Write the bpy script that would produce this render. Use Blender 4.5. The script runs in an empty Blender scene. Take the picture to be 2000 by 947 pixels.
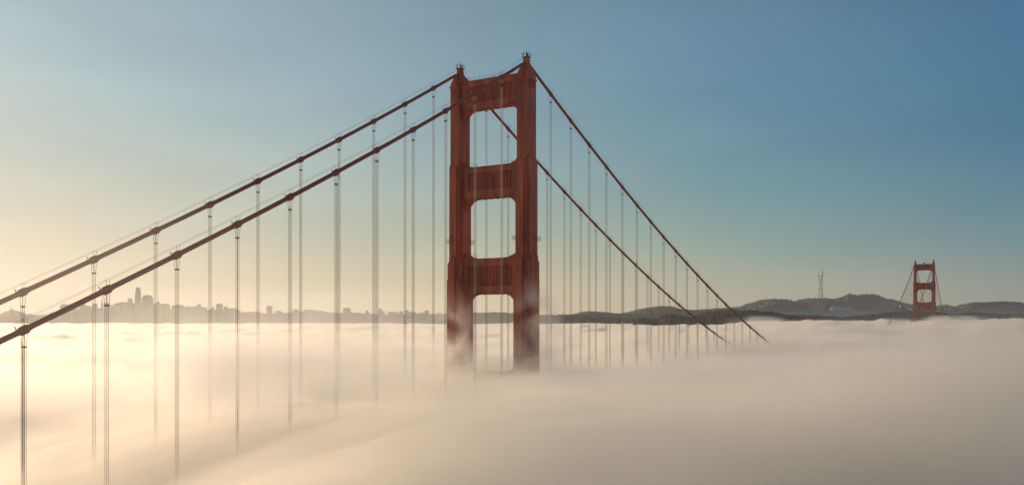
import bpy, math, random
import numpy as np
from mathutils import Vector, Matrix

rnd = random.Random(7)
scn = bpy.context.scene
COL = scn.collection

# ------------------------------------------------------------------ camera
CAM = (-254.127, -158.411, 142.476)
YAW = 0.535708
FPX = 1743.3            # focal length in pixels of the 2000 px wide photograph
HOR = 626.15            # row of the horizon in that photograph
cd = bpy.data.cameras.new('camera')
cam = bpy.data.objects.new('camera', cd)
COL.objects.link(cam)
cam.location = CAM
cam.rotation_euler = (math.radians(90), 0, YAW - math.radians(90))
cd.sensor_width = 36.0
cd.lens = FPX / 2000 * 36
cd.shift_y = (HOR - 473.5) / 2000
cd.clip_start = 1.0
cd.clip_end = 60000
scn.camera = cam

# ------------------------------------------------------------------ sun and sky
SUN_AZ = math.radians(80)       # measured from +x towards +y
SUN_EL = math.radians(11)
sd = bpy.data.lights.new('sun', 'SUN')
sun = bpy.data.objects.new('sun', sd)
COL.objects.link(sun)
sun.location = (0, 0, 900)
tosun = Vector((math.cos(SUN_EL) * math.cos(SUN_AZ), math.cos(SUN_EL) * math.sin(SUN_AZ), math.sin(SUN_EL)))
sun.rotation_euler = tosun.to_track_quat('Z', 'Y').to_euler()
sd.energy = 4.2
sd.angle = math.radians(0.5)
sd.color = (1.0, 0.71, 0.44)

world = bpy.data.worlds.new('World')
scn.world = world
world.use_nodes = True
nt = world.node_tree
nt.nodes.clear()
wout = nt.nodes.new('ShaderNodeOutputWorld')
bg = nt.nodes.new('ShaderNodeBackground')
sky = nt.nodes.new('ShaderNodeTexSky')
sky.sky_type = 'NISHITA'
sky.sun_disc = False
sky.sun_elevation = SUN_EL
sky.sun_rotation = math.pi / 2 - SUN_AZ
sky.altitude = 0
sky.air_density = 1.0
sky.dust_density = 3.0
sky.ozone_density = 1.5
def srgb(c):
    return [((v / 255 + .055) / 1.055) ** 2.4 if v > 10 else v / 255 / 12.92 for v in c]
def mth(op, a, b=None, c=None):
    n = nt.nodes.new('ShaderNodeMath'); n.operation = op
    for i, v in enumerate((a, b, c)):
        if v is None: continue
        if isinstance(v, (int, float)): n.inputs[i].default_value = v
        else: nt.links.new(v, n.inputs[i])
    return n.outputs[0]
GLOW_AZ = math.radians(85)
tcw = nt.nodes.new('ShaderNodeTexCoord')
sep = nt.nodes.new('ShaderNodeSeparateXYZ')
nt.links.new(tcw.outputs['Generated'], sep.inputs[0])
toward = mth('ADD', mth('MULTIPLY', sep.outputs[0], math.cos(GLOW_AZ)), mth('MULTIPLY', sep.outputs[1], math.sin(GLOW_AZ)))
elev = mth('MULTIPLY', mth('MAXIMUM', sep.outputs[2], 0.0), 1.0)
# sky colours by height above the horizon, for five bearings from the sun: (sine of height, sRGB)
SKY = [(-0.9, [(0, (185, 172, 165)), (.05, (178, 172, 172)), (.1, (158, 166, 178)), (.2, (128, 150, 176)), (.34, (104, 134, 168)), (.8, (70, 84, 104))]),
       (-0.2, [(0, (150, 152, 142)), (.03, (142, 150, 142)), (.08, (108, 140, 149)), (.18, (66, 116, 147)), (.34, (70, 112, 148)), (.8, (62, 76, 102))]),
       (0.11, [(0, (158, 154, 138)), (.03, (148, 151, 140)), (.08, (100, 143, 152)), (.18, (60, 118, 149)), (.34, (70, 114, 151)), (.8, (62, 77, 103))]),
       (0.38, [(0, (188, 176, 150)), (.035, (172, 170, 147)), (.08, (136, 164, 156)), (.14, (108, 152, 162)), (.24, (90, 136, 161)), (.34, (102, 138, 164)), (.8, (68, 84, 104))]),
       (0.585, [(0, (218, 196, 158)), (.035, (206, 190, 152)), (.08, (170, 180, 160)), (.14, (146, 170, 168)), (.24, (122, 154, 170)), (.34, (120, 152, 170)), (.8, (76, 93, 108))]),
       (0.80, [(0, (226, 204, 170)), (.035, (218, 200, 168)), (.09, (196, 198, 178)), (.18, (166, 186, 186)), (.25, (148, 177, 188)), (.34, (150, 177, 189)), (.8, (86, 103, 114))]),
       (0.92, [(0, (208, 192, 168)), (.04, (201, 190, 168)), (.14, (188, 196, 187)), (.24, (176, 197, 202)), (.34, (164, 189, 203)), (.8, (90, 112, 132))]),
       (1.00, [(0, (226, 206, 178)), (.05, (222, 205, 178)), (.14, (210, 208, 193)), (.24, (215, 222, 212)), (.34, (190, 205, 208)), (.8, (94, 116, 134))])]
prev = None
for tpos, stops in SKY:
    rp = nt.nodes.new('ShaderNodeValToRGB'); rp.color_ramp.interpolation = 'B_SPLINE'
    while len(rp.color_ramp.elements) < len(stops): rp.color_ramp.elements.new(0.5)
    for el, (p_, c_) in zip(rp.color_ramp.elements, stops):
        el.position = p_; el.color = tuple(srgb(c_)) + (1,)
    nt.links.new(elev, rp.inputs[0])
    if prev is None: prev = rp.outputs[0]; pt = tpos; continue
    mx = nt.nodes.new('ShaderNodeMix'); mx.data_type = 'RGBA'
    mr = nt.nodes.new('ShaderNodeMapRange'); mr.interpolation_type = 'SMOOTHSTEP' if tpos < 0.2 else 'LINEAR'
    mr.inputs[1].default_value = pt; mr.inputs[2].default_value = tpos
    nt.links.new(toward, mr.inputs[0]); nt.links.new(mr.outputs[0], mx.inputs[0])
    nt.links.new(prev, mx.inputs[6]); nt.links.new(rp.outputs[0], mx.inputs[7])
    prev = mx.outputs[2]; pt = tpos
sc_ = nt.nodes.new('ShaderNodeVectorMath'); sc_.operation = 'SCALE'; sc_.inputs[3].default_value = 10.0
nt.links.new(prev, sc_.inputs[0])
fin = nt.nodes.new('ShaderNodeMix'); fin.data_type = 'RGBA'; fin.inputs[0].default_value = 0.94
nt.links.new(sky.outputs[0], fin.inputs[6]); nt.links.new(sc_.outputs[0], fin.inputs[7])
cmap = nt.nodes.new('ShaderNodeMapping'); cmap.inputs['Scale'].default_value = (1.6, 1.6, 9.0); cmap.inputs['Rotation'].default_value = (.25, .1, 0)
nt.links.new(tcw.outputs['Generated'], cmap.inputs[0])
cir = nt.nodes.new('ShaderNodeTexNoise'); cir.inputs['Scale'].default_value = 1.6; cir.inputs['Detail'].default_value = 6; cir.inputs['Distortion'].default_value = .6
nt.links.new(cmap.outputs[0], cir.inputs['Vector'])
cr = nt.nodes.new('ShaderNodeMapRange'); cr.inputs[1].default_value = .3; cr.inputs[2].default_value = .7
cr.inputs[3].default_value = .95; cr.inputs[4].default_value = 1.05
nt.links.new(cir.outputs[0], cr.inputs[0])
cm = nt.nodes.new('ShaderNodeVectorMath'); cm.operation = 'SCALE'
nt.links.new(fin.outputs[2], cm.inputs[0]); nt.links.new(cr.outputs[0], cm.inputs[3])
nt.links.new(cm.outputs[0], bg.inputs[0])
bg.inputs[1].default_value = 0.10
nt.links.new(bg.outputs[0], wout.inputs[0])

scn.view_settings.view_transform = 'Standard'
scn.view_settings.look = 'None'
scn.view_settings.gamma = 1.0
scn.view_settings.exposure = 0.0
scn.view_settings.use_curve_mapping = False
scn.render.engine = 'CYCLES'
cy = scn.cycles
cy.max_bounces = 14
cy.volume_bounces = 9
cy.diffuse_bounces = 2
cy.glossy_bounces = 2
cy.transparent_max_bounces = 200
cy.use_denoising = True
cy.sample_clamp_indirect = 10.0

# ------------------------------------------------------------------ helpers
FW = Vector((math.cos(YAW), math.sin(YAW), 0))
RT = Vector((math.sin(YAW), -math.cos(YAW), 0))

def at(px, py, depth):
    """the place in the world that lies `depth` metres ahead at that spot of the photograph"""
    p = Vector(CAM) + FW * depth + RT * ((px - 1000) / FPX * depth)
    p.z = CAM[2] + (HOR - py) / FPX * depth
    return p

def zat(py, depth):
    return CAM[2] + (HOR - py) / FPX * depth

class MB:
    def __init__(self):
        self.v = []; self.f = []
    def add(self, vs, fs):
        n = len(self.v)
        self.v += [tuple(p) for p in vs]
        self.f += [tuple(i + n for i in f) for f in fs]
        return self
    def box(self, x0, x1, y0, y1, z0, z1, top=0.0, topx=None):
        """box whose top may be pulled in by `top` metres"""
        tx = top if topx is None else topx
        vs = [(x0, y0, z0), (x1, y0, z0), (x1, y1, z0), (x0, y1, z0),
              (x0 + tx, y0 + top, z1), (x1 - tx, y0 + top, z1), (x1 - tx, y1 - top, z1), (x0 + tx, y1 - top, z1)]
        return self.add(vs, [(0, 3, 2, 1), (4, 5, 6, 7), (0, 1, 5, 4), (1, 2, 6, 5), (2, 3, 7, 6), (3, 0, 4, 7)])
    def shaft(self, hx, hy, cx, cy_, z0, z1, ch):
        """upright shaft with a chamfered top"""
        self.box(cx - hx, cx + hx, cy_ - hy, cy_ + hy, z0, z1 - ch)
        vs = [(cx - hx, cy_ - hy, z1 - ch), (cx + hx, cy_ - hy, z1 - ch), (cx + hx, cy_ + hy, z1 - ch), (cx - hx, cy_ + hy, z1 - ch)]
        k = ch * 0.55
        vs += [(cx - hx + k, cy_ - hy + k, z1), (cx + hx - k, cy_ - hy + k, z1), (cx + hx - k, cy_ + hy - k, z1), (cx - hx + k, cy_ + hy - k, z1)]
        return self.add(vs, [(4, 5, 6, 7), (0, 1, 5, 4), (1, 2, 6, 5), (2, 3, 7, 6), (3, 0, 4, 7)])
    def prism_x(self, yz, x0, x1):
        n = len(yz)
        vs = [(x0, a, b) for a, b in yz] + [(x1, a, b) for a, b in yz]
        fs = [tuple(range(n))[::-1], tuple(range(n, 2 * n))]
        fs += [(i, (i + 1) % n, n + (i + 1) % n, n + i) for i in range(n)]
        return self.add(vs, fs)
    def prism_y(self, xz, y0, y1, inset=0.0):
        n = len(xz)
        vs = [(a, y0, b) for a, b in xz] + [(a, y1, b) for a, b in xz]
        fs = [tuple(range(n)), tuple(range(n, 2 * n))[::-1]]
        fs += [(i, n + i, n + (i + 1) % n, (i + 1) % n) for i in range(n)]
        return self.add(vs, fs)
    def tube(self, pts, r, n=6, caps=True):
        pts = [Vector(p) for p in pts]
        rs = r if isinstance(r, (list, tuple)) else [r] * len(pts)
        base = len(self.v)
        for i, p in enumerate(pts):
            a = pts[max(i - 1, 0)]; b = pts[min(i + 1, len(pts) - 1)]
            t = (b - a).normalized()
            ref = Vector((0, 1, 0)) if abs(t.y) < 0.9 else Vector((1, 0, 0))
            u = t.cross(ref).normalized(); w = t.cross(u)
            for k in range(n):
                an = 2 * math.pi * (k + 0.5) / n
                self.v.append(tuple(p + (u * math.cos(an) + w * math.sin(an)) * rs[i]))
        for i in range(len(pts) - 1):
            for k in range(n):
                a = base + i * n + k; b = base + i * n + (k + 1) % n
                self.f.append((a, b, b + n, a + n))
        if caps:
            self.f.append(tuple(base + k for k in range(n))[::-1])
            self.f.append(tuple(base + (len(pts) - 1) * n + k for k in range(n)))
        return self
    def mesh(self, name, mat, smooth=False):
        me = bpy.data.meshes.new(name)
        me.from_pydata(self.v, [], self.f)
        me.update()
        if mat: me.materials.append(mat)
        if smooth: me.polygons.foreach_set('use_smooth', [True] * len(me.polygons))
        return me
    def build(self, name, mat, parent=None, smooth=False, loc=None):
        o = bpy.data.objects.new(name, self.mesh(name, mat, smooth))
        COL.objects.link(o)
        if parent is not None: o.parent = parent
        if loc is not None: o.location = loc
        return o

def tag(o, label=None, cat=None, group=None, kind=None):
    if label: o['label'] = label
    if cat: o['category'] = cat
    if group: o['group'] = group
    if kind: o['kind'] = kind
    return o

def empty(name, loc=(0, 0, 0), parent=None, rz=0.0):
    o = bpy.data.objects.new(name, None)
    o.empty_display_size = 1.0
    COL.objects.link(o); o.location = loc; o.rotation_euler = (0, 0, rz)
    if parent is not None: o.parent = parent
    return o

def child(name, me, parent, loc=(0, 0, 0), rot=(0, 0, 0)):
    o = bpy.data.objects.new(name, me)
    COL.objects.link(o); o.parent = parent; o.location = loc; o.rotation_euler = rot
    return o

def copy_tree(o, parent=None):
    c = o.copy(); COL.objects.link(c); c.parent = parent
    for ch in [k for k in bpy.data.objects if k.parent == o]:
        copy_tree(ch, c)
    return c

# value-gradient noise in numpy
def _hash(ix, iy, seed):
    h = (ix.astype(np.int64) * 374761393 + iy.astype(np.int64) * 668265263 + seed * 974634777) & 0xFFFFFFFF
    h = ((h ^ (h >> 13)) * 1274126177) & 0xFFFFFFFF
    h = h ^ (h >> 16)
    return h
def perlin(x, y, seed=0):
    x = np.asarray(x, float); y = np.asarray(y, float)
    ix = np.floor(x); iy = np.floor(y); fx = x - ix; fy = y - iy
    u = fx * fx * fx * (fx * (fx * 6 - 15) + 10); v = fy * fy * fy * (fy * (fy * 6 - 15) + 10)
    def g(a, b):
        an = _hash(ix + a, iy + b, seed) / 4294967296.0 * 2 * math.pi
        return np.cos(an) * (fx - a) + np.sin(an) * (fy - b)
    return ((g(0, 0) * (1 - u) + g(1, 0) * u) * (1 - v) + (g(0, 1) * (1 - u) + g(1, 1) * u) * v) * 1.5
def fbm(x, y, oct=4, seed=0, gain=0.5):
    s = 0; a = 1.0; f = 1.0
    for o in range(oct):
        s = s + a * perlin(x * f, y * f, seed + o * 17); a *= gain; f *= 2.03
    return s
def sstep(t):
    t = np.clip(t, 0, 1); return t * t * (3 - 2 * t)

# ------------------------------------------------------------------ materials
def principled(name, col, rough=0.7, metal=0.0, nscale=None, namt=0.25, bump=0.0, bscale=None, streak=False):
    m = bpy.data.materials.new(name); m.use_nodes = True
    t = m.node_tree; b = t.nodes['Principled BSDF']
    b.inputs['Roughness'].default_value = rough
    b.inputs['Metallic'].default_value = metal
    if nscale:
        tc = t.nodes.new('ShaderNodeNewGeometry')
        mp = t.nodes.new('ShaderNodeMapping')
        t.links.new(tc.outputs['Position'], mp.inputs[0])
        if streak: mp.inputs['Scale'].default_value = (1, 1, 0.14)
        no = t.nodes.new('ShaderNodeTexNoise'); no.inputs['Scale'].default_value = nscale
        no.inputs['Detail'].default_value = 5; no.inputs['Roughness'].default_value = 0.6
        t.links.new(mp.outputs[0], no.inputs['Vector'])
        r = t.nodes.new('ShaderNodeValToRGB')
        r.color_ramp.elements[0].position = 0.3; r.color_ramp.elements[1].position = 0.7
        r.color_ramp.elements[0].color = tuple(c * (1 - namt) for c in col) + (1,)
        r.color_ramp.elements[1].color = tuple(min(1, c * (1 + namt)) for c in col) + (1,)
        t.links.new(no.outputs[0], r.inputs[0]); t.links.new(r.outputs[0], b.inputs['Base Color'])
        if bump:
            bp = t.nodes.new('ShaderNodeBump'); bp.inputs['Strength'].default_value = bump
            bp.inputs['Distance'].default_value = 0.2
            t.links.new(no.outputs[0], bp.inputs['Height']); t.links.new(bp.outputs[0], b.inputs['Normal'])
    else:
        b.inputs['Base Color'].default_value = tuple(col) + (1,)
    return m

M_ORANGE = principled('orange_paint', (0.48, 0.098, 0.037), 0.6, nscale=0.35, namt=0.42, streak=True)
M_CABLE = principled('cable_paint', (0.34, 0.07, 0.038), 0.6, nscale=0.8, namt=0.15)
M_ROPE = principled('suspender_rope', (0.07, 0.05, 0.045), 0.6)
M_DARK = principled('dark_steel', (0.03, 0.03, 0.03), 0.5)
M_LAMP = principled('beacon_glass', (0.25, 0.03, 0.02), 0.3)
M_ROAD = principled('asphalt', (0.05, 0.05, 0.05), 0.9, nscale=0.2)
M_CONC = principled('pier_concrete', (0.32, 0.30, 0.27), 0.9, nscale=0.1)
M_WATER = principled('bay_water', (0.02, 0.04, 0.05), 0.15, nscale=0.05, bump=0.3)
M_BLDG = [principled('building_stone', (0.24, 0.23, 0.21), 0.8, nscale=0.02, namt=0.15),
          principled('building_glass', (0.14, 0.17, 0.19), 0.4, nscale=0.02, namt=0.15),
          principled('building_concrete', (0.20, 0.19, 0.18), 0.85, nscale=0.02, namt=0.15)]
M_HILL = principled('hill_scrub', (0.024, 0.030, 0.028), 0.95, nscale=0.008, namt=0.35)
M_RIDGE = principled('wooded_ground', (0.026, 0.032, 0.022), 0.95, nscale=0.02, namt=0.35)
M_TREES = principled('tree_crowns', (0.028, 0.036, 0.022), 0.9, nscale=0.03, namt=0.4)
M_HOUSE = principled('pale_stucco', (0.60, 0.58, 0.54), 0.8)
M_ROOF = principled('house_roof', (0.22, 0.16, 0.13), 0.8)
M_STEEL = principled('broadcast_steel', (0.22, 0.13, 0.11), 0.7)

def volume(name, dens, col=(1, 1, 1), aniso=0.5, absorb=None):
    m = bpy.data.materials.new(name); m.use_nodes = True
    t = m.node_tree; t.nodes.clear()
    o = t.nodes.new('ShaderNodeOutputMaterial')
    v = t.nodes.new('ShaderNodeVolumePrincipled')
    v.inputs['Color'].default_value = tuple(col) + (1,)
    v.inputs['Density'].default_value = dens
    v.inputs['Anisotropy'].default_value = aniso
    t.links.new(v.outputs[0], o.inputs['Volume'])
    return m

# ------------------------------------------------------------------ water
MB().add([(-3000, -6000, 0), (14000, -6000, 0), (14000, 14000, 0), (-3000, 14000, 0)], [(0, 1, 2, 3)]) \
    .build('water', M_WATER)['kind'] = 'structure'

# ------------------------------------------------------------------ fog sea: nested banks of ever denser fog
def billow(x, y, oct=3, seed=0):
    """rounded puffs with creases between them"""
    t = 0; a = 1.0; f = 1.0
    for o in range(oct):
        t = t + a * (1 - 2.2 * np.abs(perlin(x * f, y * f, seed + o * 13))); a *= .48; f *= 2.1
    return t - .6
def fog_height(x, y):
    d = np.sqrt((x - CAM[0]) ** 2 + (y - CAM[1]) ** 2)
    h = 122.5 + 0 * x
    xs = (x * 0.86 + y * 0.5); ys = (-x * 0.5 + y * 0.86)
    # long rolls and rounded billows
    far = sstep((d - 200) / 900)
    h = h + (2.0 + 4.0 * far) * fbm(xs / 420, ys / 230, 3, 3) * 0.7
    h = h + (1.4 + 2.0 * sstep((d - 250) / 300)) * fbm(xs / 120, ys / 50, 2, 7) * sstep((d - 60) / 60)
    wx = xs + 30 * fbm(xs / 150, ys / 150, 2, 61); wy = ys + 30 * fbm(xs / 150, ys / 150, 2, 67)
    h = h + (2.4 + 1.3 * sstep((d - 120) / 200) + 3.0 * far) * billow(wx / 170, wy / 75, 3, 11) - 1.2 * far
    h = h + 2.0 * sstep((d - 900) / 4000)
    # heaped a little round the near tower, and where the cables dive in
    h = h + 3.6 * np.exp(-((x + 10) ** 2 + (y * 1.0) ** 2) / 60.0 ** 2)
    h = h + 7.5 * np.exp(-((x - 320) / 120.0) ** 2 - ((y + 20) / 130.0) ** 2)
    # sinks away towards the shore under the side span
    h = h - 10.0 * sstep((-102 - x) / 62) * sstep((y + 85) / 60)
    # a long swell added so the fog's middle catches sun and its right dims
    h = h + 15.0 * np.exp(-((y + 152 + 0.10 * (x + 120)) / 68.0) ** 2) * sstep((x + 225) / 90) * (1 - sstep((x - 40) / 260)) - 5.0 * sstep((-y - 130) / 160)
    # the ocean side of the strait is filled higher
    u = (y - CAM[1]) - math.tan(math.radians(17.5)) * (x - CAM[0])
    side = sstep((70 - u) / 200)
    rise = sstep((x - 230) / 620)
    h = h + side * rise * (12.0 + 5.0 * sstep(-u / (0.2 * np.maximum(x - CAM[0], 1.0)) - .55) + 4.0 * fbm(x / 260, y / 170, 3, 29))
    return h

def fog_axis(lo, near0, near1, hi, step, g):
    a = [near0]; s = step
    while a[-1] < near1: a.append(a[-1] + step)
    while a[-1] < hi: s *= g; a.append(a[-1] + s)
    b = [near0]; s = step
    while b[-1] > lo: s *= 1.25; b.append(b[-1] - s)
    return np.array(b[:0:-1] + a)
gx = fog_axis(-900, -330, 600, 10500, 6.0, 1.016)
gy = fog_axis(-2500, -330, 450, 11000, 6.0, 1.016)
GX, GY = np.meshgrid(gx, gy, indexing='ij')
FOGH = fog_height(GX, GY)

def fog_shell(name, drop, wob, bottom, mat, seed):
    nx, ny = GX.shape
    D = np.sqrt((GX - CAM[0]) ** 2 + (GY - CAM[1]) ** 2)
    Z = FOGH - drop * (1 - .75 * sstep((D - 350) / 1200))
    Z = Z + wob * (1 - .6 * sstep((D - 350) / 1200)) * (fbm(GX / 50, GY / 34, 2, seed) * .7 + .8 * billow(GX / 46 + 9, GY / 34, 3, seed + 5))
    V = np.stack([GX, GY, Z], -1).reshape(-1, 3)
    i, j = np.meshgrid(np.arange(nx - 1), np.arange(ny - 1), indexing='ij')
    a = (i * ny + j).ravel()
    F = np.stack([a, a + ny, a + ny + 1, a + 1], -1)
    # skirt down to a flat bottom
    loop = [k * ny for k in range(nx)] + [(nx - 1) * ny + k for k in range(1, ny)] + \
           [k * ny + ny - 1 for k in range(nx - 2, -1, -1)] + [k for k in range(ny - 2, 0, -1)]
    loop = np.array(loop); n0 = len(V); m = len(loop)
    B = V[loop].copy(); B[:, 2] = bottom
    V = np.concatenate([V, B])
    k = np.arange(m); k2 = (k + 1) % m
    S = np.stack([loop[k], n0 + k, n0 + k2, loop[k2]], -1)
    me = bpy.data.meshes.new(name)
    nf = len(F) + len(S)
    me.vertices.add(len(V)); me.vertices.foreach_set('co', V.ravel())
    tot = nf * 4 + m
    me.loops.add(tot)
    me.loops.foreach_set('vertex_index', np.concatenate([F.ravel(), S.ravel(), (n0 + k)[::-1]]).astype(np.int32))
    me.polygons.add(nf + 1)
    me.polygons.foreach_set('loop_start', np.arange(nf + 1, dtype=np.int32) * 4)
    me.update(calc_edges=True); me.validate()
    me.materials.append(mat)
    o = bpy.data.objects.new(name, me); COL.objects.link(o)
    return o

SHELLS = [(-7, 3.4, .0008), (-3, 3.0, .004), (0, 2.6, .018), (3, 1.8, .04), (6, 1.4, .08)]
for n, (drop, wob, dens) in enumerate(SHELLS):
    o = fog_shell('fog_bank', drop, wob, 20.0 + 3 * n, volume('fog_%d' % n, dens, (0.996, 0.98, 0.94), 0.58), 40 + 7 * n)
    tag(o, 'white sea of fog filling the strait round the bridge towers', 'fog', 'layers of the fog sea', 'stuff')

# ------------------------------------------------------------------ the bridge
HT = 227.4; SP = 1280.0; SEP = 13.086; STEP = 15.24
RISE = 7.8       # the far tower stands a little higher
def _ss(t):
    t = min(1.0, max(0.0, t)); return t * t * (3 - 2 * t)
def z_main(x): return HT - 4 * 136.51 * (x / SP) * (1 - x / SP) + RISE * _ss((x - 400) / 880)
def z_side(x): return HT - 0.56774 * x + 0.00031758 * x * x      # x metres away from the tower

bridge = empty('suspension_bridge', (0, 0, 0))
tag(bridge, 'orange red suspension bridge whose towers and cables rise out of the fog sea', 'bridge')

def leg_mesh(side):
    """one stepped tower leg: shafts that stop at different heights, outer ones lower"""
    m = MB()
    c = SEP * side
    m.box(-3.5, 3.5, c - 1.65, c + 1.65, 6, 221.9)
    m.shaft(2.75, 2.62, 0, c, 6.01, 196.4, 1.3)
    m.shaft(4.20, 1.20, 0, c, 6.02, 195.4, 1.3)
    m.shaft(3.62, 2.08, 0, c, 6.03, 191.0, 1.2)
    m.shaft(2.20, 3.15, 0, c, 6.04, 165.0, 1.3)
    m.shaft(5.00, 0.95, 0, c, 6.05, 164.4, 1.3)
    m.shaft(3.35, 2.95, 0, c, 6.06, 163.2, 1.3)
    m.shaft(4.35, 2.45, 0, c, 6.07, 157.4, 1.2)
    m.shaft(2.00, 3.65, 0, c, 6.08, 121.5, 1.6)
    m.shaft(5.60, 0.85, 0, c, 6.09, 121.0, 1.6)
    m.shaft(3.90, 3.35, 0, c, 6.10, 119.5, 1.6)
    m.shaft(5.05, 2.80, 0, c, 6.11, 117.5, 1.6)
    # thin edge ribs on the faces
    for s in (-1, 1):
        for hy in (0.45,):
            m.box(s * 3.5 - 0.09, s * 3.5 + 0.09, c - hy - 0.09, c - hy + 0.09, 197.5, 219.5)
            m.box(s * 3.5 - 0.09, s * 3.5 + 0.09, c + hy - 0.09, c + hy + 0.09, 197.5, 219.5)
    # plate seams of the cells
    for z in [199.0, 203.2, 207.4, 211.6, 215.8]:
        e = 0.025
        m.box(-3.5 - e, 3.5 + e, c - 1.65 - e, c + 1.65 + e, z, z + 0.14)
    for z in [127.0, 131.2, 135.4, 139.6, 143.8, 148.0, 152.2]:
        m.box(-4.35 - e, 4.35 + e, c - 2.45 - e, c + 2.45 + e, z, z + 0.14)
        m.box(-3.35 - e, 3.35 + e, c - 2.95 - e, c + 2.95 + e, z + .002, z + 0.142)
    for z in [167.5, 171.7, 175.9, 180.1, 184.3, 188.5]:
        m.box(-3.62 - e, 3.62 + e, c - 2.08 - e, c + 2.08 + e, z, z + 0.14)
        m.box(-2.75 - e, 2.75 + e, c - 2.62 - e, c + 2.62 + e, z + .002, z + 0.142)
    return m

def strut_mesh(zb, zt, yi_up, yi_dn, flute0, flute1, fins=15, hx=1.75):
    m = MB()
    w = SEP - 1.0
    m.box(-hx, hx, -w, w, zb, zt)
    for s in (-1, 1):
        # stepped brackets below and above, at both ends
        lo = [(s * yi_dn, zb + .05), (s * yi_dn, zb - 3.3), (s * (yi_dn - .55), zb - 3.3), (s * (yi_dn - .6), zb - 2.5),
              (s * (yi_dn - 1.1), zb - 2.0), (s * (yi_dn - 1.9), zb - 1.2), (s * (yi_dn - 2.1), zb - 1.2), (s * (yi_dn - 2.2), zb - .75),
              (s * (yi_dn - 3.2), zb - .7), (s * (yi_dn - 3.2), zb - .35), (s * (yi_dn - 4.2), zb - .35), (s * (yi_dn - 4.2), zb + .05)]
        hi = [(s * yi_up, zt - .05), (s * yi_up, zt + 2.7), (s * (yi_up - .7), zt + 1.7), (s * (yi_up - 1.6), zt + 1.05),
              (s * (yi_up - 3.0), zt + .6), (s * (yi_up - 3.1), zt + .35), (s * (yi_up - 5.0), zt + .3), (s * (yi_up - 5.0), zt - .05)]
        lo = [(a + s * 1.0 if i < 2 else a, b) for i, (a, b) in enumerate(lo)]
        hi = [(a + s * 1.0 if i < 2 else a, b) for i, (a, b) in enumerate(hi)]
        if s < 0: lo, hi = lo[::-1], hi[::-1]
        if yi_dn: m.prism_x(lo, -hx + .1, hx - .1)
        if yi_up: m.prism_x(hi, -hx + .12, hx - .12)
    return m

def strut_face(zb, zt, f0, f1, hx=1.75, ymax=8.6):
    """frame bands and upright flutes that stand proud of a strut on both sides"""
    m = MB()
    for s in (-1, 1):
        a = s * hx; b = s * (hx + 0.42)
        x0, x1 = min(a, b), max(a, b)
        m.box(x0, x1, -11.2, 11.2, zt - (zt - f1) * .92, zt - .25)
        m.box(x0, x1, -11.2, 11.2, zb + .2, f0)
        m.box(x0, x1, -11.2, -ymax, f0 + .003, zt - (zt - f1) * .92 - .003)
        m.box(x0, x1, ymax, 11.2, f0 + .003, zt - (zt - f1) * .92 - .003)
        m.box(a - .05 if s > 0 else a - .62, a + .62 if s > 0 else a + .05, -11.3, 11.3, zt - .3, zt + .12)
        m.box(a - .05 if s > 0 else a - .55, a + .55 if s > 0 else a + .05, -8.0, 8.0, zb - .12, zb + .22)
    return m

def fin_mesh(h):
    """one V-shaped flute rib that stands on a strut face, pointing to -x"""
    m = MB()
    vs = []
    for z in (0, h):
        vs += [(.03, -.42, z), (.03, .42, z), (-.55, 0.0, z)]
    vs[5] = (-.50, 0.0, h - .35); vs[2] = (-.50, 0, .35)
    return m.add(vs, [(0, 1, 2), (3, 5, 4), (0, 2, 5, 3), (2, 1, 4, 5), (1, 0, 3, 4)])

def housing_mesh(side):
    c = SEP * side
    m = MB()
    prof = [(-3.95, 221.6), (-3.9, 222.5), (-3.45, 223.6), (-2.75, 224.7), (-1.95, 225.7), (-1.35, 226.3), (-.85, 226.6)]
    prof = prof + [(-a, b) for a, b in prof[::-1]]
    m.prism_y(prof, c - 1.05, c + 1.05)
    prof2 = [(a * .93, 221.65 + (b - 221.6) * .80) for a, b in prof]
    m.prism_y(prof2, c - 1.55, c + 1.55)
    m.box(-3.75, 3.75, c - 1.85, c + 1.85, 221.3, 221.95)
    m.box(-1.05, 1.05, c - 1.05, c + 1.05, 225.2, 228.6, top=.28)
    # small flutes round the leg top
    for k in range(6):
        x = -2.6 + k * 1.04
        for s in (-1, 1):
            m.box(x - .14, x + .14, c + s * 1.65 - .22, c + s * 1.65 + .22, 218.4 + .25 * abs(k - 2.5), 221.35)
    for k in range(3):
        y = c - .9 + k * .9
        for s in (-1, 1):
            m.box(s * 3.5 - .22, s * 3.5 + .22, y - .13, y + .13, 218.6, 221.35)
    return m

def beacon_mesh(side):
    c = SEP * side
    m = MB()
    m.box(-1.12, 1.12, c - 1.12, c + 1.12, 228.6, 228.78)
    for sx in (-1, 1):
        for sy in (-1, 1):
            m.tube([(sx * 1.0, c + sy * 1.0, 228.7), (sx * 1.0, c + sy * 1.0, 230.1)], .05, 4)
    for sx in (-1, 0, 1):
        for sy in (-1, 0, 1):
            if (sx == 0) != (sy == 0):
                m.tube([(sx * 1.0, c + sy * 1.0, 228.7), (sx * 1.0, c + sy * 1.0, 230.0)], .04, 4)
    for z in (229.2, 229.62, 230.05):
        q = [(-1.0, c - 1.0, z), (1.0, c - 1.0, z), (1.0, c + 1.0, z), (-1.0, c + 1.0, z)]
        for k in range(4): m.tube([q[k], q[(k + 1) % 4]], .045, 4)
    return m

def lantern_mesh(side):
    c = SEP * side
    m = MB()
    m.tube([(0, c, 228.78), (0, c, 229.0), (0, c, 229.0), (0, c, 229.9), (0, c, 230.15)], [.55, .55, .40, .40, .12], 10)
    m.tube([(0, c, 230.1), (0, c, 231.4)], .035, 4)
    return m

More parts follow.
